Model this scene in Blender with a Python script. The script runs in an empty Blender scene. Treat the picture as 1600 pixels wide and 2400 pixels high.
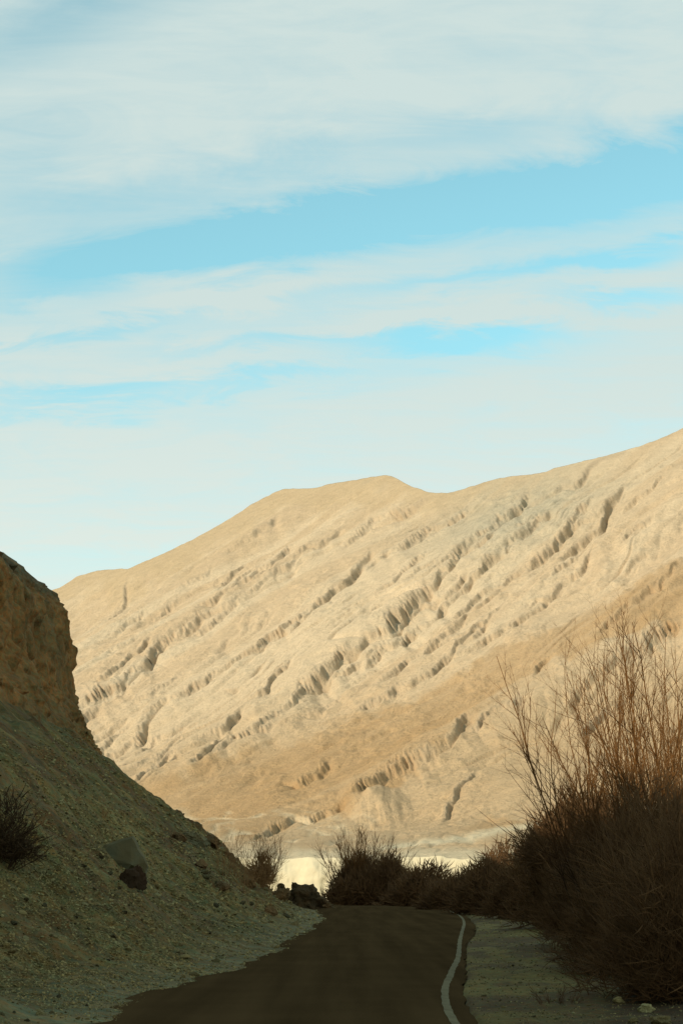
import bpy, math, random
import numpy as np
from mathutils import Vector
from mathutils.bvhtree import BVHTree

random.seed(7)
SC = bpy.context.scene
COL = SC.collection
R = math.radians

# ------------------------------------------------------------------ camera
F, HOR, EYE = 4305.0, 2070.0, 1.9          # focal length in photo pixels, horizon row, eye height (from a jeep)
TH = math.atan((HOR - 1200.0) / F)
cam_d = bpy.data.cameras.new('camera')
cam = bpy.data.objects.new('camera', cam_d)
COL.objects.link(cam)
cam.location = (0, 0, EYE)
cam.rotation_euler = (math.pi / 2 + TH, 0, 0)
cam_d.sensor_fit = 'VERTICAL'
cam_d.sensor_height = 24.0
cam_d.lens = 24.0 * F / 2400.0
cam_d.clip_start = 0.1
cam_d.clip_end = 30000
SC.camera = cam

# ------------------------------------------------------------------ sun and sky
SUN_EL, SUN_BACK = R(26), R(35)             # low sun, left and behind the camera
sdir = Vector((-math.cos(SUN_EL) * math.cos(SUN_BACK), -math.cos(SUN_EL) * math.sin(SUN_BACK), math.sin(SUN_EL)))
sun_d = bpy.data.lights.new('sun', 'SUN')
sun_d.energy = 3.9
sun_d.angle = R(0.53)
sun_d.color = (1.0, 0.90, 0.74)
sun = bpy.data.objects.new('sun', sun_d)
COL.objects.link(sun)
sun.rotation_euler = (-sdir).to_track_quat('-Z', 'Y').to_euler()

world = bpy.data.worlds.new('World')
SC.world = world
world.use_nodes = True
SC.view_settings.view_transform = 'Standard'
SC.view_settings.look = 'None'
SC.view_settings.gamma = 1.0
SC.view_settings.exposure = 0.0
SC.view_settings.use_curve_mapping = False
SC.cycles.max_bounces = 6
SC.cycles.diffuse_bounces = 3


class NG:
    """small helper to wire node graphs"""
    def __init__(s, tree):
        s.t = tree
        s.n = tree.nodes
        s.l = tree.links

    def put(s, sock, v):
        if isinstance(v, bpy.types.NodeSocket):
            s.l.new(v, sock)
        elif isinstance(v, (tuple, list)) and len(v) == 3 and sock.type == 'RGBA':
            sock.default_value = (*v, 1)
        else:
            sock.default_value = v

    def m(s, op, a, b=0.0, c=0.0, clamp=False):
        n = s.n.new('ShaderNodeMath')
        n.operation = op
        n.use_clamp = clamp
        for i, v in enumerate((a, b, c)):
            s.put(n.inputs[i], v)
        return n.outputs[0]

    def mix(s, f, a, b, blend='MIX'):
        n = s.n.new('ShaderNodeMix')
        n.data_type = 'RGBA'
        n.blend_type = blend
        s.put(n.inputs[0], f)
        s.put(n.inputs[6], a)
        s.put(n.inputs[7], b)
        return n.outputs[2]

    def noise(s, vec, scale, detail=4.0, rough=0.55, dist=0.0):
        n = s.n.new('ShaderNodeTexNoise')
        if vec is not None:
            s.l.new(vec, n.inputs['Vector'])
        n.inputs['Scale'].default_value = scale
        n.inputs['Detail'].default_value = detail
        n.inputs['Roughness'].default_value = rough
        n.inputs['Distortion'].default_value = dist
        return n.outputs[0]

    def ramp(s, f, lo, hi):
        n = s.n.new('ShaderNodeMapRange')
        n.interpolation_type = 'SMOOTHSTEP'
        s.put(n.inputs[0], f)
        n.inputs[1].default_value = lo
        n.inputs[2].default_value = hi
        return n.outputs[0]

    def xyz(s, x, y, z):
        n = s.n.new('ShaderNodeCombineXYZ')
        for i, v in enumerate((x, y, z)):
            s.put(n.inputs[i], v)
        return n.outputs[0]

    def mapping(s, vec, rot=(0, 0, 0), scale=(1, 1, 1), loc=(0, 0, 0)):
        n = s.n.new('ShaderNodeMapping')
        s.l.new(vec, n.inputs[0])
        n.inputs['Location'].default_value = loc
        n.inputs['Rotation'].default_value = rot
        n.inputs['Scale'].default_value = scale
        return n.outputs[0]


def ray(px, py):
    """direction through a photo pixel, scaled so that its Y is 1"""
    px = np.asarray(px, float); py = np.asarray(py, float)
    u = (px - 800.0) / F
    v = (1200.0 - py) / F
    d = math.cos(TH) - v * math.sin(TH)
    return u / d, (math.sin(TH) + v * math.cos(TH)) / d


def build_sky():
    g = NG(world.node_tree)
    bg = g.n['Background']
    sky = g.n.new('ShaderNodeTexSky')
    sky.sky_type = 'NISHITA'
    sky.sun_disc = False
    sky.sun_elevation = SUN_EL
    sky.sun_rotation = math.atan2(sdir.x, sdir.y)
    sky.altitude = 3000
    sky.air_density = 1.0
    sky.dust_density = 0.6
    tc = g.n.new('ShaderNodeTexCoord')
    sep = g.n.new('ShaderNodeSeparateXYZ')
    g.l.new(tc.outputs['Generated'], sep.inputs[0])
    x, y, z = sep.outputs
    # cloud sheet: direction projected on a high plane, so the streaks run on all round
    h = g.m('ADD', g.m('ABSOLUTE', z), 0.16)
    plane = g.xyz(g.m('DIVIDE', x, h), g.m('DIVIDE', y, h), 0.0)
    n1 = g.noise(g.mapping(plane, rot=(0, 0, R(-16)), scale=(0.9, 2.6, 1), loc=(3.1, 1.7, 0)), 1.6, 6, 0.55, 0.5)
    n2 = g.noise(g.mapping(plane, rot=(0, 0, R(-10)), scale=(1.6, 8.0, 1), loc=(0.4, 5.0, 0)), 2.1, 9, 0.66, 1.0)
    n3 = g.noise(g.mapping(plane, scale=(2.2, 3.6, 1), loc=(9, 2, 0)), 2.8, 9, 0.64, 0.9)
    # gaps in the sheet
    front = g.ramp(y, 0.15, 0.35)
    ys = g.m('MAXIMUM', y, 0.1)
    u = g.m('ADD', g.m('DIVIDE', x, ys), g.m('MULTIPLY', g.m('SUBTRACT', n3, 0.5), 0.06))
    w = g.m('ADD', g.m('DIVIDE', z, ys), g.m('MULTIPLY', g.m('ADD', g.m('MULTIPLY', n1, 0.6), g.m('SUBTRACT', g.m('MULTIPLY', n3, 0.9), 0.75)), 0.06))
    gaps = [
        (820, 500, 560, 70, 10, .5), (800, 545, 950, 130, 8, .22), (1400, 440, 330, 80, 12, .5), (300, 590, 420, 90, 8, .22), (520, 700, 260, 30, 6, -.35), (1150, 735, 330, 26, 6, -.45),  # px, py, half length, half height, tilt, strength
        (1530, 400, 330, 95, 14, 1.0), (1120, 465, 380, 60, 13, .85), (760, 540, 340, 58, 8, .85),
        (330, 615, 300, 52, 5, .72), (120, 700, 160, 40, 5, .45), (1180, 640, 420, 26, 11, .7), (1480, 600, 200, 22, 12, .6),
        (1480, 695, 210, 26, 4, .9), (1060, 815, 260, 36, 3, 1.0), (680, 800, 300, 22, 4, .6),
        (560, 915, 330, 22, 5, .6), (120, 945, 260, 26, 0, .5), (170, 790, 220, 18, 8, .6),
        (120, 60, 330, 90, 20, .5), (420, 430, 420, 70, 12, .42), (1120, 300, 190, 40, 10, .35),
        (230, 1310, 240, 60, 0, .16), (1560, 1010, 240, 50, 10, .10), (60, 400, 200, 90, 0, .3)]
    tot = None
    for (px, py, a, b, ang, st) in gaps:
        ux, wz = ray(px, py)
        k = 1.0 / F
        du = g.m('SUBTRACT', u, float(ux))
        dw = g.m('SUBTRACT', w, float(wz))
        c, s_ = math.cos(R(ang)), math.sin(R(ang))
        p = g.m('ADD', g.m('MULTIPLY', du, c / (a * k)), g.m('MULTIPLY', dw, s_ / (a * k)))
        q = g.m('ADD', g.m('MULTIPLY', du, -s_ / (b * k)), g.m('MULTIPLY', dw, c / (b * k)))
        r2 = g.m('ADD', g.m('MULTIPLY', p, p), g.m('MULTIPLY', q, q))
        e = g.m('MULTIPLY', g.m('EXPONENT', g.m('MULTIPLY', r2, -0.8)), st)
        tot = e if tot is None else g.m('ADD', tot, e)
    tot = g.m('MULTIPLY', g.m('MINIMUM', tot, 1.05), front)
    cover = g.m('ADD', 0.92, g.m('MULTIPLY', g.m('SUBTRACT', n2, 0.5), 0.55))
    cover = g.m('ADD', cover, g.m('MULTIPLY', g.m('SUBTRACT', n3, 0.5), 0.65))
    cover = g.m('SUBTRACT', cover, g.m('MULTIPLY', tot, 0.95))
    # sheet thinned and dimmed overhead, out of view, to lessen the sky fill
    cover = g.m('SUBTRACT', cover, g.m('MULTIPLY', g.ramp(z, 0.50, 0.85), 0.38))
    cover = g.m('MAXIMUM', g.m('MINIMUM', cover, 0.97), 0.04)
    blue = g.mix(1.0, sky.outputs[0], SKY_TINT, 'MULTIPLY')
    blue = g.mix(g.ramp(z, 0.36, 0.12), blue, g.mix(1.0, blue, (0.80, 0.80, 0.82), 'MULTIPLY'))
    low = g.ramp(z, 0.34, 0.06)
    cloud = g.mix(low, CLOUD_HI, CLOUD_LO)
    cloud = g.mix(g.ramp(z, 0.5, 0.95), cloud, (3.6, 4.5, 4.6))
    col = g.mix(cover, blue, cloud)
    # below the horizon the ground's own glow
    col = g.mix(g.ramp(z, 0.0, -0.06), col, (1.6, 1.3, 0.9))
    g.l.new(col, bg.inputs[0])
    bg.inputs[1].default_value = 0.1


SKY_TINT = (2.5, 3.45, 2.35)
CLOUD_HI = (6.3, 7.5, 7.25)
CLOUD_LO = (8.2, 8.8, 7.9)
build_sky()


# ------------------------------------------------------------------ numeric helpers
def hash3(ix, iy, iz, seed):
    h = (ix.astype(np.int64) * 374761393 + iy.astype(np.int64) * 668265263 + iz.astype(np.int64) * 2147483647 + seed * 974711) & 0xFFFFFFFF
    h = ((h ^ (h >> 13)) * 1274126177) & 0xFFFFFFFF
    h = ((h ^ (h >> 16)) * 2246822519) & 0xFFFFFFFF
    return ((h ^ (h >> 15)) & 0xFFFFFF) / float(0xFFFFFF)


def vnoise(x, y, z=0.0, seed=0):
    x, y, z = np.broadcast_arrays(np.asarray(x, float), np.asarray(y, float), np.asarray(z, float))
    ix, iy, iz = np.floor(x), np.floor(y), np.floor(z)
    fx, fy, fz = x - ix, y - iy, z - iz
    q = lambda t: t * t * t * (t * (t * 6 - 15) + 10)
    fx, fy, fz = q(fx), q(fy), q(fz)
    L = lambda a, b, t: a + (b - a) * t
    H = lambda a, b, c: hash3(ix + a, iy + b, iz + c, seed)
    x00 = L(H(0, 0, 0), H(1, 0, 0), fx); x10 = L(H(0, 1, 0), H(1, 1, 0), fx)
    x01 = L(H(0, 0, 1), H(1, 0, 1), fx); x11 = L(H(0, 1, 1), H(1, 1, 1), fx)
    return L(L(x00, x10, fy), L(x01, x11, fy), fz) * 2 - 1


def fbm(x, y, z=0.0, oct=4, seed=0, gain=0.5):
    s, a, f = 0.0, 1.0, 1.0
    for o in range(oct):
        s = s + a * vnoise(np.asarray(x) * f + o * 17.3, np.asarray(y) * f - o * 9.1, np.asarray(z) * f, seed + o)
        a *= gain; f *= 2.03
    return s


def ridged(x, y, z=0.0, oct=4, seed=0):
    s, a, f = 0.0, 1.0, 1.0
    for o in range(oct):
        s = s + a * (1 - 2 * np.abs(vnoise(np.asarray(x) * f + o * 7.7, np.asarray(y) * f + o * 3.3, np.asarray(z) * f, seed + o)))
        a *= 0.5; f *= 2.03
    return s


def sstep(a, b, x):
    t = np.clip((np.asarray(x, float) - a) / (b - a), 0, 1)
    return t * t * (3 - 2 * t)


def mesh_from(name, verts, faces, mat, parent=None, smooth=True, col=None):
    """one mesh object from vertex and face arrays"""
    me = bpy.data.meshes.new(name)
    verts = np.asarray(verts, np.float32); faces = np.asarray(faces, np.int32)
    k = faces.shape[1]
    me.vertices.add(len(verts)); me.vertices.foreach_set('co', verts.ravel())
    me.loops.add(faces.size); me.loops.foreach_set('vertex_index', faces.ravel())
    me.polygons.add(len(faces))
    me.polygons.foreach_set('loop_start', np.arange(0, faces.size, k, dtype=np.int32))
    me.polygons.foreach_set('use_smooth', np.full(len(faces), smooth))
    if col is not None:
        at = me.color_attributes.new('Col', 'FLOAT_COLOR', 'POINT')
        at.data.foreach_set('color', np.concatenate([col, np.ones((len(col), 1))], 1).astype(np.float32).ravel())
    me.update(calc_edges=True)
    me.validate()
    me.materials.append(mat)
    o = bpy.data.objects.new(name, me)
    COL.objects.link(o)
    if parent is not None:
        o.parent = parent
    return o


def grid_faces(nu, nv):
    i = np.arange(nu - 1)[:, None] * nv + np.arange(nv - 1)[None, :]
    return np.stack([i, i + nv, i + nv + 1, i + 1], -1).reshape(-1, 4)


def tag(o, label, cat, group=None):
    o['label'] = label; o['category'] = cat
    if group: o['group'] = group
    return o


def structure(o):
    o['kind'] = 'structure'
    return o


def empty(name, loc):
    o = bpy.data.objects.new(name, None)
    o.empty_display_size = 0.3
    o.location = loc
    COL.objects.link(o)
    return o


# ------------------------------------------------------------------ materials
def new_mat(name):
    m = bpy.data.materials.new(name)
    m.use_nodes = True
    b = m.node_tree.nodes['Principled BSDF']
    b.inputs['Roughness'].default_value = 0.95
    b.inputs['Specular IOR Level'].default_value = 0.15
    return m, NG(m.node_tree), b


def earth_mat(name, sc1, sc2, bump, contrast=0.35, base=None, stretch=None, speck=0.0, hue=False):
    """ground colour from the mesh's own colour layer (or a base colour), broken up by grain"""
    m, g, b = new_mat(name)
    tc = g.n.new('ShaderNodeTexCoord')
    vec = tc.outputs['Object']
    v2 = g.mapping(vec, *stretch) if stretch else vec
    if base is None:
        a = g.n.new('ShaderNodeAttribute'); a.attribute_name = 'Col'
        c = a.outputs['Color']
    else:
        r = g.n.new('ShaderNodeRGB'); r.outputs[0].default_value = (*base, 1)
        c = r.outputs[0]
    n1 = g.noise(v2, sc1, 6, 0.62)
    n2 = g.noise(vec, sc2, 5, 0.65)
    f = g.m('ADD', g.m('MULTIPLY', g.m('SUBTRACT', n1, 0.5), contrast * 1.6), g.m('MULTIPLY', g.m('SUBTRACT', n2, 0.5), contrast * 1.6))
    f = g.m('MAXIMUM', g.m('ADD', f, 1.0), 0.25)
    if speck:
        n3 = g.noise(vec, sc2 * 2.2, 2, 0.5)
        f = g.m('MULTIPLY', f, g.m('SUBTRACT', 1.0, g.m('MULTIPLY', g.ramp(n3, 0.62, 0.72), speck)))
    if hue:                                     # stones of different rock: rusty and greenish grains
        nh = g.noise(vec, sc2 * 1.3, 4, 0.7)
        c = g.mix(1.0, c, g.mix(g.ramp(nh, 0.36, 0.64), (1.22, 0.9, 0.7), (0.82, 1.02, 1.05)), 'MULTIPLY')
    c2 = g.mix(1.0, c, g.xyz(f, f, f), 'MULTIPLY')
    g.l.new(c2, b.inputs['Base Color'])
    bp = g.n.new('ShaderNodeBump')
    bp.inputs['Strength'].default_value = 1.0
    bp.inputs['Distance'].default_value = bump
    g.l.new(g.m('ADD', n1, g.m('MULTIPLY', n2, 0.7)), bp.inputs['Height'])
    g.l.new(bp.outputs[0], b.inputs['Normal'])
    return m


M_MOUNT = earth_mat('mountain_rock', 0.10, 0.55, 1.3, 0.28, speck=0.36)
M_HILL = earth_mat('scree_earth', 0.6, 3.0, 0.20, 0.95, stretch=((0, 0, 0), (0.35, 2.0, 1.0)), hue=True)
M_VERGE = earth_mat('verge_gravel', 1.1, 5.0, 0.08, 0.8, hue=True)
M_TERR = earth_mat('terrace_clay', 0.12, 0.6, 0.3, 0.2)
M_GROUND = earth_mat('valley_ground', 0.2, 1.5, 0.1, 0.4, base=(0.22, 0.16, 0.085))


def stone_mat(name, base, sc=4.0, var=0.5):
    m, g, b = new_mat(name)
    tc = g.n.new('ShaderNodeTexCoord')
    oi = g.n.new('ShaderNodeObjectInfo')
    geo = g.n.new('ShaderNodeNewGeometry')
    n1 = g.noise(tc.outputs['Object'], sc, 6, 0.65)
    n2 = g.noise(geo.outputs['Position'], 1.7, 2, 0.5)
    f = g.m('ADD', 1.0 - var, g.m('MULTIPLY', n1, var))
    f = g.m('ADD', f, g.m('MULTIPLY', g.m('SUBTRACT', geo.outputs['Random Per Island'], 0.5), var))
    f = g.m('ADD', f, g.m('MULTIPLY', g.m('SUBTRACT', oi.outputs['Random'], 0.5), var))
    c = g.mix(g.ramp(n2, 0.35, 0.65), base, (base[0] * 1.15, base[1] * 0.95, base[2] * 0.8))
    g.l.new(g.mix(1.0, c, g.xyz(f, f, f), 'MULTIPLY'), b.inputs['Base Color'])
    bp = g.n.new('ShaderNodeBump'); bp.inputs['Distance'].default_value = 0.03
    g.l.new(n1, bp.inputs['Height']); g.l.new(bp.outputs[0], b.inputs['Normal'])
    return m


M_STONE = stone_mat('scree_stone', (0.25, 0.22, 0.10), 4.0, 0.95)
M_BOULDER = stone_mat('boulder_stone', (0.165, 0.165, 0.095), 1.6, 0.45)
M_DARKROCK = stone_mat('dark_rock', (0.13, 0.088, 0.040), 2.0, 0.5)


M_HOLLOW_SHADE = stone_mat('hollow_shade_rock', (0.045, 0.028, 0.014), 2.0, 0.5)  # shade of the hollow put into a near-black rock colour


def wood_mat(name, lo, hi, sc=1.2, bark_shade=False):
    m, g, b = new_mat(name)
    geo = g.n.new('ShaderNodeNewGeometry')
    n = g.noise(geo.outputs['Position'], sc, 4, 0.6)
    f = g.m('ADD', g.m('MULTIPLY', geo.outputs['Random Per Island'], 0.6), g.m('MULTIPLY', n, 0.4))
    c = g.mix(f, lo, hi)
    if bark_shade:                                   # stem bottoms darkened for shade as well as old bark, redder wood higher up
        tc = g.n.new('ShaderNodeTexCoord')
        sp = g.n.new('ShaderNodeSeparateXYZ')
        g.l.new(tc.outputs['Object'], sp.inputs[0])
        c = g.mix(g.ramp(sp.outputs[2], 1.5, 4.6), (0.06, 0.032, 0.014), c)
    g.l.new(c, b.inputs['Base Color'])
    return m


M_TWIG = wood_mat('red_brown_twig', (0.11, 0.048, 0.013), (0.26, 0.118, 0.032), bark_shade=True)
M_STEM = wood_mat('dark_bark', (0.08, 0.042, 0.018), (0.16, 0.085, 0.035))
M_SCRUB = wood_mat('dark_scrub', (0.10, 0.052, 0.021), (0.20, 0.105, 0.042))
M_TUFT = wood_mat('dry_tuft', (0.22, 0.115, 0.043), (0.36, 0.20, 0.080))
M_THORN = wood_mat('thorn_wood', (0.045, 0.026, 0.012), (0.085, 0.050, 0.022))


def road_mat():
    m, g, b = new_mat('asphalt')
    tc = g.n.new('ShaderNodeTexCoord')
    v = tc.outputs['Object']
    n1 = g.noise(v, 0.35, 5, 0.6)
    n2 = g.noise(v, 45.0, 3, 0.7)
    n3 = g.noise(g.mapping(v, scale=(1.6, 0.06, 1)), 1.0, 3, 0.5)
    f = g.m('ADD', 0.45, g.m('MULTIPLY', n1, 0.5))
    f = g.m('ADD', f, g.m('MULTIPLY', g.m('SUBTRACT', n2, 0.5), 0.9))
    f = g.m('ADD', f, g.m('MULTIPLY', g.m('SUBTRACT', n3, 0.3), 0.9))
    g.l.new(g.mix(1.0, (0.080, 0.050, 0.0225), g.xyz(f, f, f), 'MULTIPLY'), b.inputs['Base Color'])
    bp = g.n.new('ShaderNodeBump'); bp.inputs['Distance'].default_value = 0.004
    g.l.new(n2, bp.inputs['Height']); g.l.new(bp.outputs[0], b.inputs['Normal'])
    b.inputs['Roughness'].default_value = 1.0
    b.inputs['Specular IOR Level'].default_value = 0.0
    return m


def paint_mat():
    m, g, b = new_mat('worn_road_paint')
    tc = g.n.new('ShaderNodeTexCoord')
    n1 = g.noise(tc.outputs['Object'], 1.2, 6, 0.7)
    n2 = g.noise(tc.outputs['Object'], 14.0, 4, 0.7)
    f = g.ramp(g.m('ADD', g.m('MULTIPLY', n1, 0.6), g.m('MULTIPLY', n2, 0.4)), 0.30, 0.62)
    g.l.new(g.mix(f, (0.09, 0.075, 0.036), (0.18, 0.155, 0.080)), b.inputs['Base Color'])
    return m


M_ROAD = road_mat()
M_PAINT = paint_mat()


# ------------------------------------------------------------------ mountain (real terrain, ~0.4 to 2 km away)
GULLIES = [  # (depth m, half width px, polyline from the top down) read off the photograph
    (7, 9, [(1478, 1051), (1420, 1075), (1375, 1098), (1340, 1138), (1283, 1160), (1230, 1195)]),
    (15, 13, [(1240, 1150), (1215, 1190), (1145, 1250), (1095, 1283), (1073, 1321), (1042, 1359), (1000, 1398), (952, 1436), (913, 1486), (867, 1509), (825, 1543), (790, 1568), (700, 1640)]),
    (10, 10, [(1300, 1200), (1268, 1226), (1226, 1264), (1184, 1306), (1142, 1333), (1111, 1352), (1069, 1386), (1015, 1444), (955, 1482), (906, 1513), (850, 1560)]),
    (11, 9, [(1470, 1145), (1432, 1195), (1413, 1233), (1356, 1279), (1310, 1320)]),
    (9, 8, [(1398, 1187), (1360, 1214), (1330, 1255), (1283, 1302), (1230, 1330)]),
    (7, 7, [(1386, 1291), (1360, 1333), (1306, 1371), (1253, 1421), (1218, 1444), (1191, 1463), (1145, 1490), (1107, 1516), (1050, 1543), (1000, 1580), (940, 1610), (840, 1660)]),
    (7, 7, [(1190, 1375), (1150, 1394), (1061, 1467), (1038, 1493), (1000, 1520), (930, 1570), (880, 1600)]),
    (8, 9, [(1110, 1190), (1062, 1214), (994, 1249), (970, 1264), (930, 1290)]),
    (10, 9, [(880, 1290), (852, 1318), (818, 1367), (783, 1394), (741, 1432), (707, 1463), (672, 1486), (645, 1497), (590, 1530)]),
    (8, 8, [(917, 1295), (890, 1314), (852, 1340)]),
    (12, 10, [(1012, 1166), (960, 1190), (879, 1210), (852, 1226), (820, 1245)]),
    (6, 7, [(800, 1235), (760, 1268), (687, 1306), (653, 1340), (596, 1379), (569, 1402), (500, 1440), (440, 1480)]),
    (7, 8, [(665, 1215), (653, 1222), (580, 1268), (520, 1300)]),
    (5, 7, [(909, 1421), (879, 1448), (840, 1470), (791, 1494)]),
    (6, 7, [(640, 1510), (553, 1551), (527, 1570), (500, 1589), (446, 1625), (400, 1650)]),
    (4, 6, [(300, 1352), (292, 1372), (288, 1397), (268, 1415), (223, 1451), (161, 1496), (100, 1530)]),
    (13, 11, [(480, 1445), (429, 1491), (379, 1513), (366, 1535), (348, 1571), (308, 1603), (286, 1621), (237, 1647), (179, 1680)]),
    (11, 12, [(402, 1638), (371, 1661), (344, 1692), (312, 1741)]),
    (9, 10, [(240, 1670), (200, 1700), (187, 1725)]),
    (9, 9, [(580, 1660), (567, 1679), (558, 1696), (500, 1737), (470, 1750)]),
    (8, 9, [(660, 1700), (620, 1720), (540, 1754), (496, 1795)]),
    (6, 9, [(299, 1790), (281, 1821)]),
    (6, 7, [(780, 1590), (702, 1645), (644, 1689), (590, 1722)]),
    (7, 9, [(780, 1770), (751, 1792), (693, 1828), (657, 1826)]),
    (10, 12, [(1119, 1664), (1084, 1695), (1050, 1741), (1010, 1765), (961, 1788), (880, 1824), (822, 1866)]),
    (5, 5, [(822, 1880), (760, 1896), (702, 1908), (640, 1930), (590, 1950)]),
    (10, 9, [(1300, 1540), (1262, 1565), (1250, 1595)]),
    (5, 7, [(1250, 1640), (1190, 1665), (1130, 1690), (1090, 1720)]),
    (6, 8, [(1110, 1775), (1088, 1800), (1065, 1850), (1036, 1912)]),
    (9, 10, [(1640, 1430), (1597, 1453), (1562, 1476), (1509, 1507), (1444, 1545), (1390, 1584), (1320, 1640)]),
    (5, 6, [(1640, 1310), (1597, 1344), (1536, 1405), (1478, 1440), (1400, 1490)]),
    (5, 7, [(760, 1420), (700, 1460), (640, 1510)]),
    (6, 8, [(1000, 1300), (960, 1340), (925, 1380), (880, 1410)]),
    (8, 10, [(1460, 1600), (1400, 1650), (1350, 1700)]),
]


def poly_dist(px, py, pts):
    """signed distance to a polyline: positive on the lower right side; also the run along it"""
    best = np.full(px.shape, 1e9); sign = np.zeros(px.shape); run = np.zeros(px.shape); end = np.zeros(px.shape)
    acc = 0.0
    tot = sum(math.dist(a, b) for a, b in zip(pts, pts[1:]))
    for (x0, y0), (x1, y1) in zip(pts, pts[1:]):
        L = math.dist((x0, y0), (x1, y1))
        tx, ty = (x1 - x0) / L, (y1 - y0) / L
        s = (px - x0) * tx + (py - y0) * ty
        sc = np.clip(s, 0, L)
        d = np.hypot(px - x0 - sc * tx, py - y0 - sc * ty)
        k = d < best
        best = np.where(k, d, best)
        sg = (px - x0) * ty * -1 + (py - y0) * tx      # left normal
        sign = np.where(k, np.where(sg < 0, 1.0, -1.0), sign)
        run = np.where(k, acc + sc, run)
        acc += L
    return best * sign, run, tot


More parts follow.
